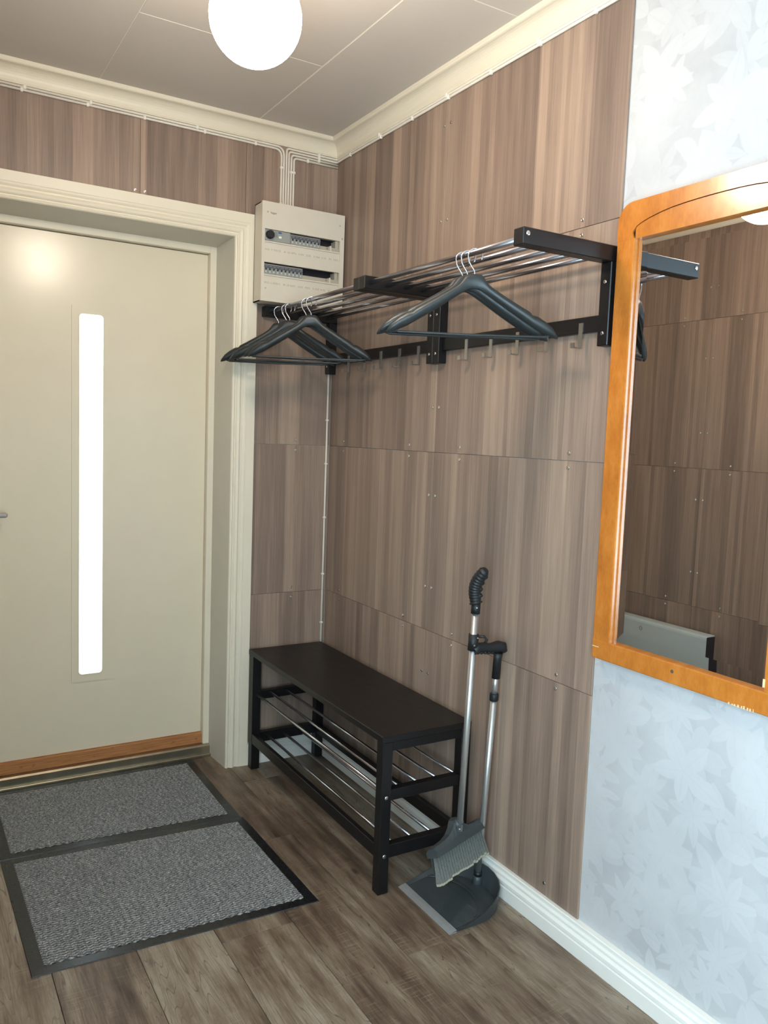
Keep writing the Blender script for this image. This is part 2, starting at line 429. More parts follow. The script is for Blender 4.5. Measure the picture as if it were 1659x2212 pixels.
# back wall with its door recess
wb = MB()
wb.box(OX1, .15, T, .42, 0, CZ + .02); wb.box(LX - .15, OX0, T, .42, 0, CZ + .02); wb.box(OX0, OX1, T, .42, OZ, CZ + .02)
wb = wb.build('wall_back', 'plaster', origin=(-.9, T, 0)); struct(wb, 'walnut laminate clad wall around the entrance door', 'wall')
wr = MB().box(T, .15, RY - .1, .42, 0, CZ + .02).build('wall_right', 'wallpaper', origin=(T, -2.4, 0)); struct(wr, 'right wall, walnut laminate near the corner then pale leaf wallpaper', 'wall')
WY0, WY1, WZ0, WZ1 = -4.35, -2.60, .45, 2.22
wl = MB()
wl.box(LX - .15, LX - T, WY1, .42, 0, CZ + .02); wl.box(LX - .15, LX - T, RY - .1, WY0, 0, CZ + .02)
wl.box(LX - .15, LX - T, WY0, WY1, 0, WZ0); wl.box(LX - .15, LX - T, WY0, WY1, WZ1, CZ + .02)
wl = wl.build('wall_left', 'plaster', origin=(LX - T, -2.4, 0)); struct(wl, 'left wall clad in walnut laminate boards near the door, seen in the mirror', 'wall')
struct(MB().box(LX - .1, .1, RY - .12, RY, 0, CZ).build('wall_rear', 'plaster', origin=(-.9, RY, 0)), 'plain plaster wall behind the viewer', 'wall')
wn = sempty('window_1', (LX - .05, -3.45, WZ0), 'daylit window in the left wall beside the viewer', 'window')
f = MB()
for a in ((WY0, WY0 + .05, WZ0, WZ1), (WY1 - .05, WY1, WZ0, WZ1), (WY0, WY1, WZ0, WZ0 + .05), (WY0, WY1, WZ1 - .05, WZ1), (-3.47, -3.43, WZ0, WZ1)):
    f.box(LX - .07, LX - .02, a[0], a[1], a[2], a[3], .004)
f.build('window_frame', 'base', wn)
for ya, yb in ((WY0 + .05, -3.47), (-3.43, WY1 - .05)):
    MB().box(LX - .055, LX - .045, ya, yb, WZ0 + .05, WZ1 - .05).build('pane', 'winglass', wn)

# laminate boards + screws
screw_me = None
def screw(parent, p, axis):
    global screw_me
    # cup washer with domed head, built at p on a face whose outward normal is axis
    n = Vector(axis); a = Vector((0, 0, 1)); b = n.cross(a)
    prof = [(0.0058, 0.0), (0.0056, .0012), (0.0042, .0019), (0.0036, .0012), (0.0020, .0016), (0.0004, .0017)]
    rings = [[Vector(p) + n * h + (a * math.cos(2 * PI * k / 10) + b * math.sin(2 * PI * k / 10)) * r for k in range(10)] for r, h in prof]
    m = MB().loft(rings, True, True, True)
    return m.build('screw', 'screw', parent)
def board(parent, wall, u0, u1, z0, z1, screws=()):
    g = .0007
    if wall == 'back': m = MB().box(u0 + g, u1 - g, 0, T, z0 + g, z1 - g, .0006); ax = (0, -1, 0)
    elif wall == 'right': m = MB().box(0, T, u0 + g, u1 - g, z0 + g, z1 - g, .0006); ax = (-1, 0, 0)
    else: m = MB().box(LX - T, LX, u0 + g, u1 - g, z0 + g, z1 - g, .0006); ax = (1, 0, 0)
    o = m.build('laminate_panel', 'panel', parent)
    for u, z in screws:
        p = (u, 0, z) if wall == 'back' else ((0, u, z) if wall == 'right' else (LX, u, z))
        screw(o, p, ax)
    return o
ZB, ZT = 0.089, 2.56
rows = [(ZB, SEAM[0]), (SEAM[0], SEAM[1]), (SEAM[1], SEAM[2]), (SEAM[2], ZT)]
J, B = -.795, -1.591
for i, (z0, z1) in enumerate(rows):
    for (u0, u1, cols, side) in ((B, J, (-.945, -1.453), -1), (J, 0.0, (-.130, -.637), 1)):
        sc = []
        for c in cols:
            if i > 0: sc.append((c, z0 - .0 + .019 + .002))
            if i < 3: sc.append((c, z1 - .019))
        uj = J + side * .019
        sc += [(uj, z) for z in ((.571,), (.877, 1.199), (1.502, 1.80), (2.126, 2.438))[i]]
        if i == 0: sc.append((cols[1], .125))
        board(wr, 'right', u0, u1, z0, z1, sc)
for i, (z0, z1) in enumerate(rows[:3]):
    sc = []
    if i > 0: sc.append((-.160, z0 + .021))
    if i < 2: sc.append((-.160, z1 - .021))
    board(wb, 'back', -.40, 0.0, z0, z1, sc)
    board(wb, 'back', LX, OX0 - .05, z0, z1, [])
board(wb, 'back', -.40, 0.0, SEAM[2], ZT, [(-.10, 2.02), (-.30, 2.02)])
board(wb, 'back', -.81, -.40, 2.20, ZT, [(-.793, 2.262)])
board(wb, 'back', -1.42, -.81, 2.20, ZT, [(-.8285, 2.262)])
board(wb, 'back', LX, -1.42, SEAM[2], ZT, [])
lrows = [(ZB, .616), (.616, 1.296), (1.296, 2.016), (2.016, ZT)]
lj = (0.0, -.515, -1.31, -2.1)
for i, (z0, z1) in enumerate(lrows):
    for a in range(len(lj) - 1):
        u1, u0 = lj[a], lj[a + 1]; sc = []
        for c in ((-.355,) if a == 0 else (u1 - .16, u0 + .14)):
            if i > 0: sc.append((c, z0 + .02))
            if i < 3: sc.append((c, z1 - .02))
        zz = ((.35,), (.785, 1.143), (1.47, 1.829), (2.167,))[i]
        if a < 3: sc += [(u0 + .02, z) for z in zz] + ([(u1 - .02, z) for z in zz] if a else [])
        board(wl, 'left', u0, u1, z0, z1, sc if a < 3 else [])

# profile runs along walls: list of (d, z), d = distance out from the wall face
def run_back(prof, xa_in, xb_in, xa, xb):     # x ends; *_in: mitre there
    return [[(xa + (d if xa_in else 0), -d, z) for d, z in prof], [(xb - (d if xb_in else 0), -d, z) for d, z in prof]]
corn = [(-T, 2.535), (.006, 2.535), (.010, 2.541)] + [(.010 + .036 * (1 - math.cos(a)) , 2.544 + .040 * math.sin(a)) for a in [i * PI / 2 / 8 for i in range(9)]] + [(.050, 2.586), (.052, 2.589), (.052, 2.600), (-T, 2.600)]
struct(MB().loft(run_back(corn, 1, 1, LX, 0)).build('trim_1', 'trim'), 'cream coved cornice over the door wall', 'cornice')
struct(MB().loft([[(-d, -d, z) for d, z in corn], [(-d, RY, z) for d, z in corn]]).build('trim_2', 'trim'), 'cream coved cornice along the right wall', 'cornice')
struct(MB().loft([[(LX + d, -d, z) for d, z in corn], [(LX + d, RY, z) for d, z in corn]]).build('trim_3', 'trim'), 'cream coved cornice along the left wall', 'cornice')
bb = [(-T, 0), (.022, 0), (.0235, .002), (.0235, .040), (.021, .042), (.021, .045), (.0225, .047), (.022, .056), (.016, .061), (.014, .063), (.017, .066), (.0165, .071), (.011, .076), (.010, .079), (.0125, .081), (.012, .087), (.010, .089), (-T, .089)]
struct(MB().loft([[(-d, -d, z) for d, z in bb], [(-d, RY, z) for d, z in bb]]).build('baseboard_right', 'base'), 'white moulded baseboard along the right wall', 'baseboard')
struct(MB().loft(run_back(bb, 0, 1, -.352, 0)).build('baseboard_back', 'base'), 'short white baseboard under the bench by the door casing', 'baseboard')
struct(MB().loft([[(LX + d, -d, z) for d, z in bb], [(LX + d, RY, z) for d, z in bb]]).build('baseboard_left', 'base'), 'white moulded baseboard along the left wall', 'baseboard')

# door casing (mitred), reveal, frame
cs = sempty('trim_4', (-.945, 0, 0), 'cream moulded door casing around the entrance recess', 'door casing')
cp = [(0, -T), (0, .008), (.003, .0125), (.007, .014), (.010, .0125), (.012, .010), (.016, .010), (.018, .0135), (.022, .0165), (.029, .0185), (.034, .0165), (.0365, .012), (.043, .012), (.0455, .0145), (.050, .017), (.0555, .018), (.057, .0165), (.0585, .018), (.0845, .020), (.093, .0205), (.093, -T)]
cr = MB().loft([[(OX1 + s, -t, 0) for s, t in cp], [(OX1 + s, -t, OZ + s) for s, t in cp]])
cr.build('casing', 'trim', cs)
MB().loft([[(OX0 - s, -t, 0) for s, t in cp], [(OX0 - s, -t, OZ + s) for s, t in cp]]).build('casing', 'trim', cs)
MB().loft([[(OX0 - s, -t, OZ + s) for s, t in cp], [(OX1 + s, -t, OZ + s) for s, t in cp]]).build('head_casing', 'trim', cs)
# splayed lining of the recess
IX0, IX1, IZ = OX0 + .016, OX1 - .016, 2.135
rv = MB()
def lining(a, b): rv.loft([a, b])
rv.loft([[(OX1, -.006, 0), (OX1 + .004, -.006, 0), (OX1 + .004, .21, 0), (IX1, .21, 0)], [(OX1, -.006, OZ), (OX1 + .004, -.006, OZ), (OX1 + .004, .21, OZ), (IX1, .21, OZ)]])
rv.loft([[(OX0, -.006, 0), (OX0 - .004, -.006, 0), (OX0 - .004, .21, 0), (IX0, .21, 0)], [(OX0, -.006, OZ), (OX0 - .004, -.006, OZ), (OX0 - .004, .21, OZ), (IX0, .21, OZ)]])
rv.loft([[(OX0, -.006, OZ), (OX0, -.006, OZ + .004), (OX0, .21, OZ + .004), (OX0, .21, IZ)], [(OX1, -.006, OZ), (OX1, -.006, OZ + .004), (OX1, .21, OZ + .004), (OX1, .21, IZ)]])
rv.build('recess_lining', 'reveal', cs)
df = MB()
FX0, FX1, FZ = IX0 + .022, IX1 - .022, 2.112
for (xa, xb, za, zb) in ((FX1, OX1, .048, OZ), (OX0, FX0, .048, OZ), (FX0, FX1, FZ, OZ)):
    df.box(xa, xb, .165, .30, za, zb, .002)
DX0, DX1 = FX0 - .004, FX1 + .004
df.build('door_frame', 'trim', cs)

dr = sempty('door_1', (-.945, .195, .097), 'cream flush entrance door with a narrow frosted glass strip', 'door')
# leaf with a slot for the glass
GX0, GX1, GZ0, GZ1 = -.987, -.897, .408, 1.822
DY = .195
lf = MB()
def rrect(x0, x1, z0, z1, r, n=6):
    p = []
    for cx, cz, a in ((x1 - r, z1 - r, 0), (x0 + r, z1 - r, 90), (x0 + r, z0 + r, 180), (x1 - r, z0 + r, 270)):
        p += arc(cx, cz, r, a, a + 90, n)
    return p
lf.box(DX0 + .005, GX0 - .02, DY, .24, .097, FZ - .003); lf.box(GX1 + .02, DX1 - .005, DY, .24, .097, FZ - .003)
lf.box(GX0 - .02, GX1 + .02, DY, .24, .097, GZ0 - .02); lf.box(GX0 - .02, GX1 + .02, DY, .24, GZ1 + .02, FZ - .003)
lf.build('door_leaf', 'door', dr)
# plate around the glass: rounded hole
def ringplate(outer, inner, y0, y1, m):
    n = len(outer)
    for i in range(n):
        j = (i + 1) % n
        o, p, a, b = outer[i], outer[j], inner[i], inner[j]
        m.add([(o[0], y0, o[1]), (p[0], y0, p[1]), (b[0], y0, b[1]), (a[0], y0, a[1]), (o[0], y1, o[1]), (p[0], y1, p[1]), (b[0], y1, b[1]), (a[0], y1, a[1])],
              [(0, 1, 2, 3), (0, 4, 5, 1), (3, 2, 6, 7), (4, 7, 6, 5)])
    return m
gp = ringplate(rrect(GX0 - .027, GX1 + .027, GZ0 - .030, GZ1 + .030, .002), rrect(GX0, GX1, GZ0, GZ1, .014), DY - .004, DY + .02, MB())
gp.build('glass_trim', 'door', dr)
ringplate(rrect(GX0 - .003, GX1 + .003, GZ0 - .003, GZ1 + .003, .017), rrect(GX0 + .001, GX1 - .001, GZ0 + .001, GZ1 - .001, .013), DY - .0055, DY + .01, MB()).build('glass_bead', 'door', dr)
gl = MB().box(GX0 - .01, GX1 + .01, DY + .016, DY + .022, GZ0 - .01, GZ1 + .01).build('glass_pane', 'doorglass', dr); gl['label'] = 'bright frosted glass strip'
hd = MB().cyl((-1.345, DY, 1.056), (-1.345, DY - .010, 1.056), .026, 24)
ho = hd.build('handle_rose', 'satin', dr)
MB().tube([(-1.345, DY - .008, 1.056), (-1.345, DY - .045, 1.056), (-1.340, DY - .054, 1.056), (-1.330, DY - .057, 1.056), (-1.29, DY - .057, 1.0562), (-1.253, DY - .055, 1.0563), (-1.247, DY - .054, 1.0563)], [.010, .010, .011, .0105, .0100, .0100, .006], 14).build('lever', 'satin', ho)
th = sempty('trim_5', (-.945, .16, 0), 'worn metal threshold with raw wooden sill under the door', 'threshold')
MB().box(OX0 + .012, OX1 - .008, .138, .20, .0, .012, .002).build('threshold_lip', 'metal', th)
MB().loft([[(x, .150, .010), (x, .150, .043), (x, .156, .049), (x, .20, .049), (x, .20, .010)] for x in (OX0 + .012, OX1 - .010)]).build('threshold_bar', 'metal', th)
MB().box(FX0 - .004, FX1 + .006, .179, .24, .048, .096, .003).build('sill', 'sill', th)

# ------------------------------------------------------------------ globe lamp
LP = Vector((-.905, -1.365, 2.29))
lm = thing('globe_lamp', (LP.x, LP.y, CZ), 'glowing white opal globe lamp hanging from the ceiling', 'lamp')
MB().sphere(LP, .100, 40, 26).build('globe', 'lampglass', lm)
MB().tube([(LP.x, LP.y, LP.z + .093), (LP.x, LP.y, LP.z + .13), (LP.x, LP.y, LP.z + .14)], [.042, .040, .012], 24).build('gallery', 'base', lm)
MB().cyl((LP.x, LP.y, LP.z + .13), (LP.x, LP.y, CZ - .02), .004, 10).build('cord', 'base', lm)
MB().tube([(LP.x, LP.y, CZ - .045), (LP.x, LP.y, CZ - .035), (LP.x, LP.y, CZ)], [.012, .042, .05], 24).build('ceiling_cup', 'base', lm)

# ------------------------------------------------------------------ fuse box
BX0, BX1, BZ0, BZ1, BY0, BY1 = -.3715, -.0135, 1.905, 2.282, -.105, -.0215
fb = thing('fuse_box', (-.1925, BY1, BZ0), 'ivory fuse box with two rows of breakers above the hat rack', 'fuse box')
m = MB()
m.box(BX0 + .002, BX0 + .006, BY0 + .012, BY1, BZ0, BZ1); m.box(BX1 - .004, BX1, BY0 + .012, BY1, BZ0, BZ1)
m.box(BX0 + .002, BX1, BY0 + .012, BY1, BZ0, BZ0 + .004); m.box(BX0 + .002, BX1, BY0 + .012, BY1, BZ1 - .004, BZ1); m.box(BX0 + .002, BX1, BY1 - .004, BY1, BZ0, BZ1)
m.build('enclosure', 'box', fb)
w1, w2 = (2.134, 2.179), (2.008, 2.053)
WX = (-.3595, -.0325); ls = ((2.098, 2.129), (1.972, 2.003))
cv = MB()
zc = [BZ0, ls[1][0], ls[1][1], w2[0], w2[1], ls[0][0], ls[0][1], w1[0], w1[1], BZ1]
for a in (0, 2, 4, 6, 8): cv.box(WX[0], WX[1], BY0, BY0 + .013, zc[a], zc[a + 1])
cv.box(BX0, WX[0], BY0, BY0 + .013, BZ0, BZ1); cv.box(WX[1], BX1, BY0, BY0 + .013, BZ0, BZ1)
cv = cv.build('cover', 'box', fb)
for z0, z1 in ls: MB().box(WX[0] - .002, WX[1] + .002, BY0 + .005, BY0 + .011, z0 - .002, z1 + .002).build('label_strip', 'box', fb)
for z0, z1 in ls: MB().box(WX[0] + .004, WX[1] - .002, BY0 + .0044, BY0 + .0055, z0 + .001, z0 + .008).build('label_card', 'label', fb)
for z0, z1 in (w1, w2):
    MB().box(WX[0] - .004, WX[1] + .004, BY1 - .02, BY1 - .012, z0 - .01, z1 + .01).build('back_plate', 'dark', fb)
    MB().box(WX[0], WX[1], BY0 + .011, BY0 + .03, z0 - .002, z0 + .017, .001).build('inner_rail', 'boxin', fb)
    MB().box(WX[1] - .040, WX[1] - .034, BY0 + .009, BY0 + .03, z0 + .001, z0 + .022).build('rail_stop', 'box', fb)
    MB().cyl((WX[1] - .053, BY0 + .012, z0 + .010), (WX[1] - .053, BY0 + .009, z0 + .010), .004, 12).build('rail_screw', 'screw', fb)
    MB().box(WX[1] - .016, WX[1] - .002, BY0 + .012, BY0 + .05, z0, z1).build('end_wall', 'boxin', fb)
# main switch
ms = MB().box(-.3590, -.2495, BY0 + .004, BY0 + .06, w1[0] + .002, w1[1] - .001, .0015).build('main_switch', 'breaker', fb)
MB().tube([(-.3385, BY0 + .004, 2.158), (-.3385, BY0 - .010, 2.158), (-.3385, BY0 - .012, 2.158)], [.0165, .0155, .013], 24).build('switch_knob', 'grip', ms)
MB().box(-.302, -.288, BY0 + .003, BY0 + .005, 2.168, 2.174).build('blue_label', 'blue', ms)
for k in range(4): MB().box(-.317, -.305, BY0 + .003, BY0 + .005, 2.170 - k * .0055, 2.1725 - k * .0055).build('print_line', 'ink', ms)
MB().box(-.300, -.288, BY0 + .002, BY0 + .005, 2.150, 2.158, .001).build('test_button', 'white', ms)
b0 = None
def brk(x, z0, i):
    global b0
    if b0 is None:
        b = MB().box(x, x + .0158, BY0 + .005, BY0 + .06, z0 + .0015, z0 + .040, .0008).build('breaker', 'breaker', fb)
        t_ = MB().box(x + .001, x + .0148, BY0 - .002, BY0 + .006, z0 + .024, z0 + .036, .002).build('toggle', 'toggle', b)
        d_ = MB().box(x + .0045, x + .0115, BY0 + .0035, BY0 + .0055, z0 + .017, z0 + .0225).build('window', 'dark', b)
        q_ = MB().box(x + .0065, x + .0090, BY0 + .0040, BY0 + .0056, z0 + .008, z0 + .0125).build('white_mark', 'white', b)
        b0 = (b, (t_, d_, q_), x, z0); return b
    b, ch, bx_, bz_ = b0
    c = b.copy(); COL.objects.link(c); c.parent = fb; c.location = (x - bx_, 0, z0 - bz_)
    for h in ch: g_ = h.copy(); COL.objects.link(g_); g_.parent = c
    return c
for i in range(8): brk(-.2480 + i * .0161, w1[0], i)
for i in range(10): brk(-.3580 + i * .0165, w2[0], i)
ringplate(arc(-.349, 2.2424, .0036, 0, 359, 16), arc(-.349, 2.2424, .0028, 0, 359, 16), BY0 - .0004, BY0 + .001, MB()).build('emblem', 'ink', cv)
MB().box(-.3502, -.3478, BY0 - .0004, BY0 + .001, 2.2415, 2.2433).build('emblem', 'ink', cv)
for x_, z_ in ((-.0355, 2.2392), (-.0235, 2.190), (-.3523, 1.954), (-.350, 2.2424)):
    if x_ > -.03: MB().box(x_ - .001, x_ + .001, BY0 - .0004, BY0 + .001, z_ - .005, z_ + .003).build('latch_slot', 'dark', cv)
    elif x_ != -.350: MB().cyl((x_, BY0 + .001, z_), (x_, BY0 - .0006, z_), .0032, 12).build('cover_screw', 'boxin', cv)
tc = bpy.data.curves.new('maker_text', 'FONT'); tc.body = 'hager'; tc.size = .0115; tc.extrude = .0003; tc.align_x = 'LEFT'
to = bpy.data.objects.new('maker_text', tc); COL.objects.link(to)
bpy.context.view_layer.update()
tme = bpy.data.meshes.new_from_object(to.evaluated_get(bpy.context.evaluated_depsgraph_get()))
bpy.data.objects.remove(to)
tob = bpy.data.objects.new('lettering', tme); COL.objects.link(tob); tme.materials.clear(); tme.materials.append(MT['ink'])
tob.parent = cv; tob.rotation_euler = (PI / 2, 0, 0); tob.location = Vector((-.3375, BY0 - .0004, 2.2375)) - ORG[fb.name]; ORG[tob.name] = Vector((0, 0, 0))

# ------------------------------------------------------------------ cables
CR = .0045
def round_path(pts, r, n=6):
    out = [Vector(pts[0])]
    for i in range(1, len(pts) - 1):
        p0, p, p1 = Vector(pts[i - 1]), Vector(pts[i]), Vector(pts[i + 1])
        a = (p0 - p).normalized(); b = (p1 - p).normalized()
        rr = r; s0 = p + a * rr; s1 = p + b * rr
        for k in range(n + 1):
            t_ = k / n; out.append(s0 * (1 - t_) ** 2 + p * 2 * t_ * (1 - t_) + s1 * t_ ** 2)
    out.append(Vector(pts[-1])); return out
def cable(pts, r, label, clips=(), cax=None):
    base = min(pts, key=lambda p: p[2])
    t_ = thing('cable', base, label, 'cable', 'ivory surface-mounted wall cables')
    MB().tube(round_path(pts, r), CR, 8).build('sheath', 'cable', t_)
    for (p, d) in clips:
        if d == 'x': MB().box(p[0] - .005, p[0] + .005, p[1] - .0065, p[1] + .004, p[2] - .007, p[2] + .0065, .002).build('clip', 'clip', t_)
        elif d == 'y': MB().box(p[0] - .0065, p[0] + .004, p[1] - .005, p[1] + .005, p[2] - .007, p[2] + .0065, .002).build('clip', 'clip', t_)
        else: MB().box(p[0] - .0065, p[0] + .0065, p[1] - .0065, p[1] + .004, p[2] - .005, p[2] + .005, .002).build('clip', 'clip', t_)
CY = -.0046
zb = BZ1 + .0
xv = [-.2545, -.2440, -.2330, -.2225, -.2115, -.2005]
zl = (2.5195, 2.5295)
cable([(LX + .02, CY, zl[0]), (xv[0], CY, zl[0]), (xv[0], CY, 2.30), (xv[0], -.035, 2.281)], .03, 'lower of two ivory cables from the left, bending down into fuse box',
      [((x, CY, zl[0]), 'x') for x in (-1.209, -.995, -.797, -.571, -.366)] + [((xv[0], CY, 2.45), 'z'), ((xv[0], CY, 2.31), 'z')])
cable([(LX + .02, CY, zl[1]), (xv[1], CY, zl[1]), (xv[1], CY, 2.30), (xv[1], -.035, 2.281)], .035, 'upper of two ivory cables from the left, tucked under the cornice', [((x, CY, zl[1]), 'x') for x in (-1.20, -.985, -.60)])
zr = (2.5290, 2.5185, 2.508, 2.4975)
cn = ['topmost of four ivory cables bending right from the fuse box, running on along right wall', 'second ivory cable from the top bending right, running on along right wall',
      'third ivory cable from the top bending right from the fuse box to the corner', 'lowest ivory cable bending right from the fuse box to the corner']
for i in range(4):
    x = xv[2 + i]; z = zr[i]
    pts = [(x, -.035, 2.281), (x, CY, 2.30), (x, CY, z)]
    if i < 2:
        z2 = (2.5300, 2.5200)[i]
        pts += [(-.0046, CY, z), (-.0046, -.06, z2), (-.0046, -4.2, z2)]
        cl = [((-.0046, y, z2), 'y') for y in ((-.12, -.362, -.581, -.802, -1.027, -1.251, -1.465, -1.72) if i else (-.35, -.79, -1.24))] + [((-.09, CY, z), 'x')]
        path = [pts[0], pts[1]]
        cable(pts[:4] + pts[4:], .012, cn[i], cl)
    else:
        cable(pts + [(-.002, CY, z)], .014, cn[i], [((-.09 - .05 * (i - 2), CY, z), 'x'), ((x, CY, 2.44), 'z')])
cc = thing('cable', (-.0165, -.0046, .095), 'thin ivory cable with clips running straight down the wall corner', 'cable', 'ivory surface-mounted wall cables')
MB().cyl((-.0165, -.0046, 1.90), (-.0165, -.0046, .095), .0042, 8).build('sheath', 'cable', cc)
for z in (1.4555, 1.2703, 1.0394, .7935, .5794): MB().box(-.023, -.0105, -.0105, 0, z - .004, z + .004, .0015).build('clip', 'clip', cc)

# ------------------------------------------------------------------ hat racks
RX = (-.3020, -.2370, -.1720, -.1070, -.0420); RZ = 1.877
def rack(y1, y0, hooks, label, cat_group):
    # y1 = far end, y0 = near end
    t_ = thing('hat_rack', (0, (y0 + y1) / 2, 1.648), label, 'hat rack', cat_group)
    tw = .0365
    for ya, yb, out in ((y1, y1 - tw, 1), (y0 + tw, y0, -1)):
        p = MB().box(-.034, -.0005, ya, yb, 1.648, 1.858, .002).build('upright', 'black', t_)
        a = MB().box(-.325, -.0005, ya, yb, 1.857, 1.897, .002).build('arm', 'black', t_)
        yf = yb if out < 0 else ya
        n = -1 if out < 0 else 1
        if out < 0:
            MB().tube([(-.3115, yf + .0002, 1.8825), (-.3115, yf - .0022, 1.8825), (-.3115, yf - .0026, 1.8825)], [.0062, .0060, .003], 14).build('bolt', 'screw', a)
        ym = (ya + yb) / 2
        for z in (1.8085, 1.6795): MB().tube([(-.0338, ym, z), (-.0358, ym, z), (-.0362, ym, z)], [.0052, .0050, .0025], 12).build('bolt', 'screw', p)
    for x in RX: MB().cyl((x, y1 - tw + .003, RZ), (x, y0 + tw - .003, RZ), .0078, 16).build('rod', 'rackrod', t_)
    MB().box(-.020, -.0005, y1 - tw, y0 + tw, 1.689, 1.730, .0015).build('rail', 'black', t_)
    h0 = None
    for y in hooks:
        if h0 is None:
            m = MB().box(-.0225, -.0200, y - .007, y + .007, 1.648, 1.715); m.box(-.047, -.0200, y - .007, y + .007, 1.648, 1.6505); m.box(-.0495, -.047, y - .007, y + .007, 1.648, 1.661)
            h0 = (m.build('hook', 'nickel', t_), y)
        else: copypart(h0[0], t_, (0, y - h0[1], 0))
    return t_
rack(-.004, -.8090, (-.1897, -.3199, -.4447, -.5777, -.7039), 'black hat rack unit with grey rods in the corner below the fuse box', 'hat rack units')
rack(-.8100, -1.6015, (-.9839, -1.110, -1.2345, -1.3602, -1.4927), 'black hat rack unit with grey rods, ending beside the mirror', 'hat rack units')

# ------------------------------------------------------------------ coat hangers
def hanger_parts():
    # local frame: u = along the shoulders (x), z = up, y = thickness; origin = rod centre
    st = []
    def shoulder(s):   # s 0 at centre .. 1 at tip : u, ztop, zbot, half thickness
        u = .222 * s
        top = -.054 - .004 * (s / .09) ** 2 if s < .09 else None
        return u, top
    prof = [(0.0, -.054, -.094, .0085), (.010, -.0545, -.0945, .0085), (.018, -.0560, -.097, .0088), (.024, -.0610, -.1005, .009), (.030, -.070, -.104, .0095), (.040, -.0820, -.1105, .0105), (.060, -.0955, -.1235, .0125),
            (.090, -.1130, -.1440, .0150), (.125, -.1330, -.1660, .0165), (.148, -.1455, -.1800, .0165), (.154, -.1535, -.1835, .0162), (.164, -.1555, -.1895, .0160), (.170, -.1570, -.1930, .0158), (.190, -.1690, -.2020, .0150), (.207, -.1830, -.2090, .0130), (.2185, -.1980, -.2120, .009), (.2235, -.2070, -.2125, .003)]
    full = [(-u, a, b, h) for u, a, b, h in prof[:0:-1]] + prof
    rings = []
    for u, a, b, h in full:
        c = (a + b) / 2; e = (a - b) / 2
        # arched cross-section: rounded top, flatter underside
        rings.append([(u, h * math.cos(t_) * (1 if math.sin(t_) > -.2 else .8), c + e * math.sin(t_)) for t_ in [2 * PI * k / 12 for k in range(12)]])
    body = MB().loft(rings, True, True, True)
    bars = MB()
    bars.tube([(-.205, 0, -.2025), (-.190, 0, -.2085), (0, 0, -.2105), (.190, 0, -.2085), (.205, 0, -.2025)], .0034, 8)
    hook = MB()
    pts = [(0, -.066), (0, -.050), (-.003, -.044), (-.010, -.034), (-.0160, -.024)] + arc(0, -.0095, .0185, 205, -35, 16)
    hook.tube([(u, 0, z) for u, z in pts], .00175, 8)
    ball = MB().sphere((pts[-1][0], 0, pts[-1][1]), .0024, 10, 6)
    return body, bars, hook, ball
HP = None
def hanger(x, y, yaw, label, roll=0.0):
    global HP
    loc = Vector((x, y, RZ))
    o = bpy.data.objects.new('coat_hanger', None); COL.objects.link(o); o.empty_display_size = .05
    tag(o, label, 'hanger', 'black coat hangers on the hat racks')
    o.location = loc; o.rotation_euler = (0, math.radians(roll), math.radians(yaw))
    if HP is None:
        ORG[o.name] = Vector((0, 0, 0))
        b, r, h, e = hanger_parts()
        HP = [b.build('shoulders', 'hanger', o), r.build('trouser_bar', 'hanger', o), h.build('wire_hook', 'chrome', o)]
        HP[2]['label'] = 'shiny wire hook'
    else:
        for p in HP: c = p.copy(); COL.objects.link(c); c.parent = o
hanger(RX[0], -1.388, -30, 'front black hanger of the three on the rack unit beside the mirror')
hanger(RX[0], -1.358, -27, 'middle black hanger of the three on the rack unit beside the mirror', .8)
hanger(RX[0], -1.334, -25, 'rearmost black hanger of the three on the rack unit beside the mirror', -.6)
hanger(RX[0], -.418, -29, 'front black hanger of the five on the rack unit in the corner')
hanger(RX[0], -.378, -32, 'second black hanger of the five on the rack unit in the corner', .8)
hanger(RX[0], -.232, -33, 'third of the five black hangers in the corner, after a gap', .5)
hanger(RX[0], -.198, -34, 'fourth of the five black hangers in the corner, close behind the third', -.6)
hanger(RX[0], -.125, -30, 'rearmost of the five black hangers in the corner, nearest the door')

# ------------------------------------------------------------------ shoe bench
bn = thing('shoe_bench', (-.19, -.571, 0), 'black wooden shoe bench with two shelves of chrome rods in the corner', 'bench')
X0, X1, Y1, Y0 = -.354, -.0255, -.0305, -1.111
MB().box(X0 - .002, X1, Y0, Y1 + .006, .479, .500, .0015).build('seat_top', 'black', bn)
LW = .036
for xa in (X0, X1 - LW):
    for ya in (Y0 + .0005, Y1 - LW - .004):
        l_ = MB().box(xa, xa + LW, ya, ya + LW, 0, .4795, .0018).build('leg', 'black', bn)
        if xa == X0 and ya < -.5:
            for z in (.3065, .121):
                MB().tube([(xa + .0185, ya + .0003, z), (xa + .0185, ya - .0018, z), (xa + .0185, ya - .0023, z)], [.0068, .0066, .0035], 16).build('bolt', 'screw', l_)
for ya in (Y0 + .004, Y1 - LW):
    MB().box(X0 + LW, X1 - LW, ya, ya + .028, .450, .4795, .0012).build('top_rail', 'black', bn)
    MB().box(X0 + LW, X1 - LW, ya, ya + .028, .294, .328, .0012).build('shelf_rail', 'black', bn)
    MB().box(X0 + LW, X1 - LW, ya, ya + .028, .111, .152, .0012).build('lower_rail', 'black', bn)
MB().box(X0 + .001, X0 + .019, Y0 + LW, Y1 - LW - .004, .111, .152, .0012).build('front_stretcher', 'black', bn)
MB().box(X1 - .034, X1 - .016, Y0 + LW, Y1 - LW - .004, .111, .152, .0012).build('back_stretcher', 'black', bn)
for i, x in enumerate((-.336, -.2745, -.204, -.131, -.058)): MB().cyl((x, Y0 + .026, .3195), (x, Y1 - .026, .3195), .0056, 14).build('shelf_rod', 'chrome', bn)
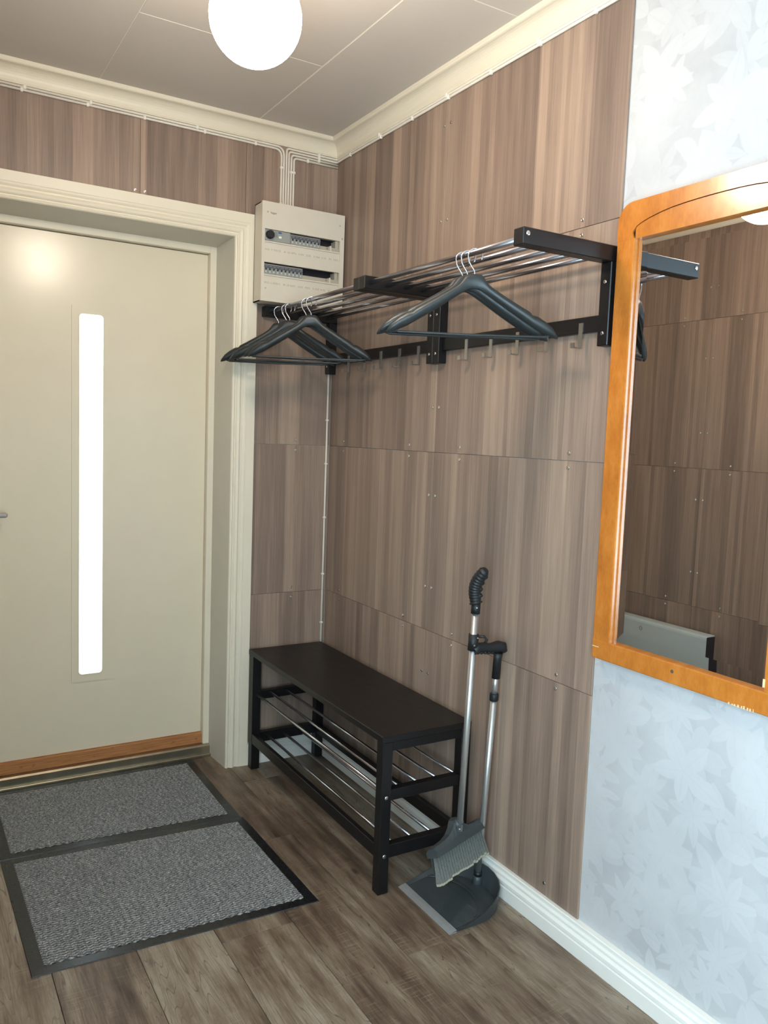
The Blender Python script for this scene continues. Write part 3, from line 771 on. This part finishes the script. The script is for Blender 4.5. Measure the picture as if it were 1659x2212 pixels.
for x in (-.2865, -.214, -.139): MB().cyl((x, Y0 + .026, .139), (x, Y1 - .026, .139), .0056, 14).build('shelf_rod', 'chrome', bn)

# ------------------------------------------------------------------ door mats
def door_mat(c4, label, sd=1):
    # c4: corners near-left, near-right, far-right, far-left on the floor
    rnd = random.Random(sd)
    cx = sum(p[0] for p in c4) / 4; cy = sum(p[1] for p in c4) / 4
    o = thing('door_mat', (cx, cy, 0), label, 'mat', 'door mats')
    P = [Vector((p[0], p[1], 0)) for p in c4]
    lx = (P[1] - P[0]).length; ly = (P[3] - P[0]).length
    def at(u, v, z):      # u 0..1 across, v 0..1 away
        q = P[0] * (1 - u) * (1 - v) + P[1] * u * (1 - v) + P[2] * u * v + P[3] * (1 - u) * v
        return (q.x, q.y, z)
    bu, bv = .034 / lx, .034 / ly; e = .002
    def ring(a, b, z): return [at(a, b, z), at(1 - a, b, z), at(1 - a, 1 - b, z), at(a, 1 - b, z)]
    m = MB().loft([ring(0, 0, .0003), ring(e, e, .0026), ring(bu, bv, .0034), ring(bu * 1.6, bv * 1.6, .0030)], True, True)
    m.build('rubber_border', 'rubber', o)
    nx, ny = 340, 300
    vs = []; fs = []; rib = []
    for j in range(ny + 1):
        for i in range(nx + 1):
            U = bu + (1 - 2 * bu) * i / nx; V = bv + (1 - 2 * bv) * j / ny
            u = U * lx; v = V * ly
            wv = .0017 * math.sin(u * 2 * PI / .021) + .0007 * math.sin(u * 260 + v * 90)
            hgt = .0052 + .0018 * math.sin((v + wv) * 2 * PI / .0105) + rnd.uniform(-.0005, .0005)
            if i in (0, nx) or j in (0, ny): hgt = .0028
            if j in (0, ny): V += .0030 / ly * math.sin(u * 2 * PI / .027)
            if i in (0, nx): U += .0015 / lx * math.sin(v * 2 * PI / .0105)
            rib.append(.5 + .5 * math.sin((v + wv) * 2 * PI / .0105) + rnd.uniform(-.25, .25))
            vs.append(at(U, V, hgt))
    for j in range(ny):
        for i in range(nx):
            a = j * (nx + 1) + i; fs.append((a, a + 1, a + nx + 2, a + nx + 1))
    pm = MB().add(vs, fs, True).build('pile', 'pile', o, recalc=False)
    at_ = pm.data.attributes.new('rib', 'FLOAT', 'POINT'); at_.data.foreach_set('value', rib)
    return o
door_mat([(-1.3300, -.3890), (-.5417, -.4440), (-.5385, .1310), (-1.3360, .1340)], 'grey ribbed door mat with black rubber border, against the door threshold', 1)
door_mat([(-1.3187, -1.0260), (-.5237, -1.0546), (-.5332, -.4480), (-1.3300, -.3930)], 'grey ribbed door mat with black rubber border, on the room side', 2)

# ------------------------------------------------------------------ mirror
my0, my1, mz0, mz1 = -2.156, -1.6085, .839, 1.993      # near, far, bottom, top
mr = thing('wall_mirror', (0, -1.88, mz0), 'wall mirror in an orange cherry wood frame with an arched top line', 'mirror')
st = .057; FXO, FXI = -.027, T
gy0, gy1, gz0, gz1 = my0 + st, my1 - st, mz0 + .050, 1.9015
def yz_prism(poly, xa, xb, m, bev=0.0):
    n = len(poly); rings = [[(xa, y, z) for y, z in poly], [(xb, y, z) for y, z in poly]]
    if bev:
        cy = sum(p[0] for p in poly) / n; cz_ = sum(p[1] for p in poly) / n
        rings.insert(0, [(xa, y + (cy - y) * bev, z + (cz_ - z) * bev) for y, z in poly]); rings[1] = [(xa + .002, y, z) for y, z in poly]
    return m.loft(rings)
MB().box(FXO, FXI, gy1, my1, mz0 + .030, 1.905, .003, 2).build('stile', 'cherry', mr)
MB().box(FXO, FXI, my0, gy0, mz0 + .030, 1.905, .003, 2).build('stile', 'cherry', mr)
MB().box(FXO - .001, FXI, my0 - .0005, my1 + .0005, mz0, gz0, .003, 2).build('bottom_rail', 'cherry', mr)
# arch groove curve (y, z)
gc = [(gy1 + .002, 1.903), (-1.6570, 1.918), (-1.6660, 1.930), (-1.6830, 1.9375), (-1.7068, 1.9440), (-1.74, 1.9505), (-1.7721, 1.9546), (-1.81, 1.9570), (-1.8493, 1.9580), (-1.8822, 1.9583)]
gcr = gc + [(2 * -1.8822 - y, z) for y, z in gc[-2::-1]]
# crest above the groove
outer = [(my1, 1.903)] + [(my1 - .045 + .045 * math.cos(math.radians(a)), mz1 - .045 + .045 * math.sin(math.radians(a))) for a in range(0, 91, 10)]
outer += [(2 * -1.88225 - y, z) for y, z in outer[::-1]]
def strip(top, bot, xa, xb, m):
    # top and bot polylines resampled by arclength, joined into a slab
    def res(pl, n):
        d = [0]
        for a, b in zip(pl, pl[1:]): d.append(d[-1] + math.hypot(b[0] - a[0], b[1] - a[1]))
        o = []
        for k in range(n + 1):
            s = d[-1] * k / n; i = max(0, min(len(pl) - 2, next((j for j in range(len(d) - 1) if d[j + 1] >= s - 1e-9), len(pl) - 2)))
            f_ = (s - d[i]) / max(1e-9, d[i + 1] - d[i]); o.append((pl[i][0] + (pl[i + 1][0] - pl[i][0]) * f_, pl[i][1] + (pl[i + 1][1] - pl[i][1]) * f_))
        return o
    a = res(top, 60); b = res(bot, 60)
    m.loft([[(xa, a[i][0], a[i][1]), (xa, b[i][0], b[i][1]), (xb, b[i][0], b[i][1]), (xb, a[i][0], a[i][1])] for i in range(61)])
    return m
strip(outer, gcr, FXO, FXI, MB()).build('crest', 'cherry', mr)
low = [(y, z - .0022) for y, z in gcr[1:-1]]
low[0] = (gy1 - .0008, low[0][1]); low[-1] = (gy0 + .0008, low[-1][1])
strip(low, [(low[0][0], gz1), (low[-1][0], gz1)], FXO + .0012, FXI, MB()).build('spandrel', 'cherry', mr)
strip([(y, z + .001) for y, z in gcr], [(y, z - .004) for y, z in gcr], FXO + .004, FXI, MB()).build('arch_groove', 'groove', mr)
# glass with ground bevel
BW = .033; gx = -.013; dp = .00078
def rect(y0, y1, z0, z1, x): return [(x, y0, z0), (x, y1, z0), (x, y1, z1), (x, y0, z1)]
g = MB()
g.loft([rect(gy0, gy1, gz0, gz1, gx + .004), rect(gy0, gy1, gz0, gz1, gx + dp), rect(gy0 + BW, gy1 - BW, gz0 + BW, gz1 - BW, gx)], True, True)
g.build('mirror_glass', 'mirror', mr)
MB().box(gx - .0, FXI, gy1 - .0035, gy1, gz0, gz1).build('inner_bead', 'cherry', mr)
MB().cyl((FXO - .0005, -1.868, .870), (FXO - .0025, -1.868, .870), .0042, 12).build('screw', 'screw', mr)
rs = random.Random(3)
for k in range(9):
    y = -2.02 - k * .0075 - rs.uniform(0, .003)
    MB().box(FXO - .0016, FXO, y - rs.uniform(.0015, .004), y, mz0 - .0002, mz0 + rs.uniform(.003, .007)).build('chip', 'scuff', mr)
MB().box(FXO - .0012, FXO, gy0 - .004, gy0 + .001, gz0 + .010, gz0 + .028).build('chip', 'scuff', mr)
MB().box(FXO - .0016, FXO, my1 - .024, my1 - .002, .8695, .8715).build('chip', 'scuff', mr)

# ------------------------------------------------------------------ panel heater on the left wall (seen in the mirror)
ht = thing('panel_heater', (LX, -.36, .19), 'low grey metal wall heater on the left wall, reflected in the mirror', 'heater')
hp = [(LX + .020, .19), (LX + .080, .19), (LX + .080, .488), (LX + .078, .497), (LX + .072, .503), (LX + .062, .505), (LX + .020, .505)]
MB().loft([[(x, y, z) for x, z in hp] for y in (-.674, -.055)]).build('casing', 'heater', ht)
MB().box(LX + .0195, LX + .079, -.676, -.6735, .195, .500, .002).build('end_cap', 'dark', ht)
MB().box(LX, LX + .022, -.60, -.56, .22, .46).build('bracket', 'dkgrey', ht); MB().box(LX, LX + .022, -.18, -.14, .22, .46).build('bracket', 'dkgrey', ht)
def yring(c, r0, r1, x, m):
    pts0 = arc(c[0], c[1], r0, 0, 345, 23); pts1 = arc(c[0], c[1], r1, 0, 345, 23); n = 24
    for i in range(n):
        j = (i + 1) % n
        m.add([(x, *pts0[i]), (x, *pts0[j]), (x, *pts1[j]), (x, *pts1[i])], [(0, 1, 2, 3)])
    return m
bm_ = yring((-.278, .458), .0105, .0085, LX + .0806, MB()); bm_.box(LX + .080, LX + .0806, -.285, -.271, .4573, .4587)
bm_.build('badge', 'dkgrey', ht)

# ------------------------------------------------------------------ broom
P0 = Vector((-.165, -1.255, .232)); P1 = Vector((-.1375, -1.2475, .900)); ax_ = (P1 - P0).normalized()
br = thing('broom', (-.165, -1.250, .125), 'upright broom with grey bristles and silver handle clipped to the dustpan', 'broom')
MB().cyl(P0 - ax_ * .0, P1, .0098, 16).build('handle_tube', 'alu', br)
MB().tube([P1 - ax_ * .012, P1 + ax_ * .022], .0135, 16).build('grip_collar', 'grip', br)
Q = P1 + ax_ * .018
cpts = []; crs = []
for k in range(61):
    t_ = k / 60; s = t_ * .104
    bend = Vector((.004, -.028, 0)) * (t_ ** 2.2) + Vector((-.006, .008, 0)) * math.sin(PI * t_)
    r_ = .0150 + .0030 * math.sin(PI * min(1, t_ * 1.05)) + (.0012 if (k % 5) < 3 and .06 < t_ < .9 else 0)
    if t_ < .05: r_ = .0195
    if t_ > .93: r_ = .0165 - .006 * (t_ - .93) / .07
    cpts.append(Q + ax_ * s + bend); crs.append(r_)
MB().tube(cpts, crs, 18).build('hand_grip', 'grip', br)
fg = MB()
for k in range(4):
    p = cpts[14 + k * 11]; fg.sphere(p + Vector((.010, -.010, 0)), .0095, 10, 8, (1, 1, .8))
fg.build('finger_ridges', 'grip', br)
MB().cyl(P1 + Vector((-.006, -.0125, .008)), P1 + Vector((-.0066, -.0142, .008)), .0025, 10).build('rivet', 'screw', br)
# head
HL = Vector((-.288, -1.291, .207)); HR = Vector((-.046, -1.2045, .207)); hv = (HR - HL).normalized()
up = Vector((.0, .42, .91)).normalized(); dn = -up
nf = hv.cross(up).normalized()
if nf.y > 0: nf = -nf                       # towards the viewer
mid = (HL + HR) / 2
def hp_(u, v_, w_): return mid + hv * u + up * v_ + nf * w_
Lh = (HR - HL).length / 2
hb = MB()
prof = [(-Lh, .010), (-Lh * .92, .013), (-Lh * .55, .016), (-Lh * .35, .023), (-Lh * .2, .036), (-Lh * .11, .052), (0, .058), (Lh * .12, .050), (Lh * .24, .030), (Lh * .4, .019), (Lh * .6, .016), (Lh * .93, .014), (Lh, .011)]
hb.loft([[hp_(u, -.014, .020), hp_(u, h * .25, .021), hp_(u, h, .009 + .006 * (1 - abs(u) / Lh)), hp_(u, h, -.009), hp_(u, h * .25, -.020), hp_(u, -.014, -.020)] for u, h in prof])
hb.build('head', 'dkgrey', br)
MB().loft([[hp_(s_, -.012, -.006), hp_(s_, -.012, -.010), hp_(s_, -.060, -.012), hp_(s_, -.060, -.008)] for s_ in (-Lh * .97, Lh * .97)]).build('gap_shade_slab', 'gapshade', br)  # dark slab added behind the tufts so their gaps look shaded
MB().tube([mid + up * .030, P0 + ax_ * .03], [.0175, .0135], 16).build('socket', 'dkgrey', br)
MB().cyl(P0 + ax_ * .012 + Vector((-.008, -.0115, 0)), P0 + ax_ * .012 + Vector((-.0092, -.0132, 0)), .0028, 10).build('rivet', 'screw', br)
tuft = None
NB = 21
for row_ in range(1):
    for k in range(NB):
        u = -Lh + .008 + (2 * Lh - .016) * k / (NB - 1); wv = .002
        Ln = .071 + rs.uniform(-.003, .003); sp = 1.0 + .10 * (k / (NB - 1) - .5) * 2
        m = MB(); c0 = hp_(u, -.013, wv); c1 = hp_(u * 1.01, -.013 - Ln * .62, wv * 1.3); c2 = hp_(u * 1.02, -.013 - Ln, wv * 1.5)
        def q(c, a, b): return [c - hv * a - nf * b, c + hv * a - nf * b, c + hv * a + nf * b, c - hv * a + nf * b]
        m.loft([q(c0, .0018, .004), q(c1, .0031, .006), q(c2, .0051, .008)])
        to_ = m.build('bristle_tuft', 'bristle', br)
        ti = MB().loft([q(c2, .0051, .008), q(c2 + dn * .006, .0044 + rs.uniform(0, .001), .007)]).build('bristle_tip', 'bristletip', to_)

# ------------------------------------------------------------------ dustpan with long handle
dpn = thing('dustpan', (-.14, -1.235, 0), 'dark grey long-handled dustpan lying against the white baseboard', 'dustpan')
def pan_outline():
    # from left front corner (far side) round the back to right front corner (near side), in (x, y)
    c = -1.235
    pts = [(-.262, c + .138), (-.23, c + .140), (-.19, c + .141), (-.150, c + .139), (-.115, c + .132), (-.085, c + .118), (-.060, c + .097), (-.043, c + .070), (-.034, c + .036), (-.031, c)]
    return pts + [(x, 2 * c - y) for x, y in pts[-2::-1]]
po = pan_outline()
hts = []
for x, y in po:
    t_ = max(0, (x + .262) / .23); hts.append(.004 + .070 * (t_ ** 1.25))
def inset(p, k): cx, cy = -.150, -1.235; return (cx + (p[0] - cx) * k, cy + (p[1] - cy) * k)
def floorz(x): 
    # ramp from the lip up to a ridge, then a shallow well
    return .003 + .016 * min(1, (x + .262) / .125) if x < -.137 else .019 - .010 * min(1, (x + .137) / .04)
n = len(po)
wall_o = [(p[0], p[1], h) for p, h in zip(po, hts)]
wall_i = [(inset(p, .975)[0] if p[0] > -.255 else p[0], inset(p, .975)[1], max(h - .001, .0035)) for p, h in zip(po, hts)]
foot_i = []
for p in po:
    a = inset(p, .90); xx = p[0] if p[0] < -.255 else a[0]; foot_i.append((xx, a[1], floorz(xx) if xx < -.20 else floorz(xx) + .001))
foot_o = [(inset(p, .955)[0] if p[0] > -.255 else p[0], inset(p, .955)[1], .0004) for p in po]
m = MB()
def stripl(a, b, smooth=True):
    m.add(a + b, [(i, i + 1, n + i + 1, n + i) for i in range(n - 1)], smooth)
stripl(foot_o, wall_o); stripl(wall_o, wall_i, False); stripl(wall_i, foot_i)
# floor grid between mirrored outline points: strips across y
half = n // 2
rowsF = []
for i in range(half + 1):
    a = foot_i[i]; b = foot_i[n - 1 - i]
    rowsF.append([(a[0], a[1] + (b[1] - a[1]) * k / 12, a[2] + .004 * math.sin(PI * k / 12) * (1 if i > 4 else 0)) for k in range(13)])
for a, b in zip(rowsF, rowsF[1:]):
    m.add(a + b, [(k, k + 1, 14 + k, 13 + k) for k in range(12)], False)
m.add([(p[0], p[1], .0004) for p in (foot_o)], [tuple(range(n))], False)
pb = m.build('pan_body', 'dkgrey', dpn)
# raised ridge arc across the floor
rid = []
for k in range(25):
    a = math.radians(-62 + 124 * k / 24)
    rid.append((-.232 + .125 * math.cos(a) * 1.0, -1.235 + .140 * math.sin(a) * .98, .0195))
MB().tube(rid, .0020, 6).build('ridge', 'dkgrey', dpn)
MB().loft([[(-.272, y, .0004), (-.272, y, .0016), (-.258, y, .0062), (-.246, y, .0078), (-.246, y, .0004)] for y in (-1.235 + .137, -1.235 - .137)]).build('rubber_lip', 'lip', dpn)
A0 = Vector((-.0500, -1.211, .052)); A1 = Vector((-.0480, -1.2475, .700)); da = (A1 - A0).normalized()
MB().tube([(-.052, -1.211, .006), A0 - da * .026, A0 - da * .012], [.017, .0145, .0135], 16).build('socket_cone', 'dkgrey', dpn)
MB().tube([A0 - da * .014, A0 + da * .002], [.0128, .0120], 16).build('handle_socket', 'grip', dpn)
MB().cyl(A0 - da * .012, A0 + da * .58, .0098, 16).build('lower_tube', 'alu', dpn)
MB().cyl(A0 + da * .57, A1, .0088, 16).build('upper_tube', 'alu', dpn)
MB().tube([A0 + da * .560, A0 + da * .563, A0 + da * .580, A0 + da * .583], [.0125, .0138, .0138, .0125], 16).build('joint_collar', 'grip', dpn)
MB().tube([A1 - da * .018, A1 + da * .045, A1 + da * .062], [.0130, .0125, .015], 16).build('grip_stem', 'grip', dpn)
TP = A1 + da * .075; CL = P0 + ax_ * ((.783 - P0.z) / ax_.z)
gp_ = [TP + Vector((.020, -.006, -.010)), TP + Vector((.012, -.004, .004)), TP + Vector((-.002, 0, .006)), TP.lerp(CL, .35) + Vector((0, 0, .002)), TP.lerp(CL, .6) + Vector((0, 0, .004)), TP.lerp(CL, .85) + Vector((0, 0, .002)), CL + Vector((-.004, -.006, -.006))]
MB().tube(gp_, [.009, .017, .018, .0140, .0150, .0160, .0130], 16).build('grip_arm', 'grip', dpn)
gr_ = MB()
for k in range(5):
    p = TP.lerp(CL, .25 + .14 * k) + Vector((0, -.002, -.011)); gr_.sphere(p, .0062, 10, 8)
gr_.build('finger_ridges', 'grip', dpn)
CLu = CL + ax_ * .018
cl_ = MB()
for a0 in (0,):
    rings = []
    for z_ in (-.022, .026):
        c = CLu + ax_ * z_
        rings.append([c + Vector((math.cos(t_), math.sin(t_), 0)) * .0150 for t_ in [2 * PI * k / 18 for k in range(18)]])
    cl_.loft(rings, True, True, True)
cl_.build('pole_clip', 'grip', dpn)
MB().tube([CLu + Vector((.010, -.010, .020)), CLu + Vector((.026, -.018, .020)), CLu + Vector((.034, -.020, .010)), CLu + Vector((.030, -.018, .000))], .0042, 10).build('release_lever', 'grip', dpn)
for d_ in (Vector((.004, -.0145, .016)), Vector((-.006, -.0140, -.004))): MB().cyl(CLu + d_, CLu + d_ * 1.12, .0026, 10).build('rivet', 'screw', dpn)
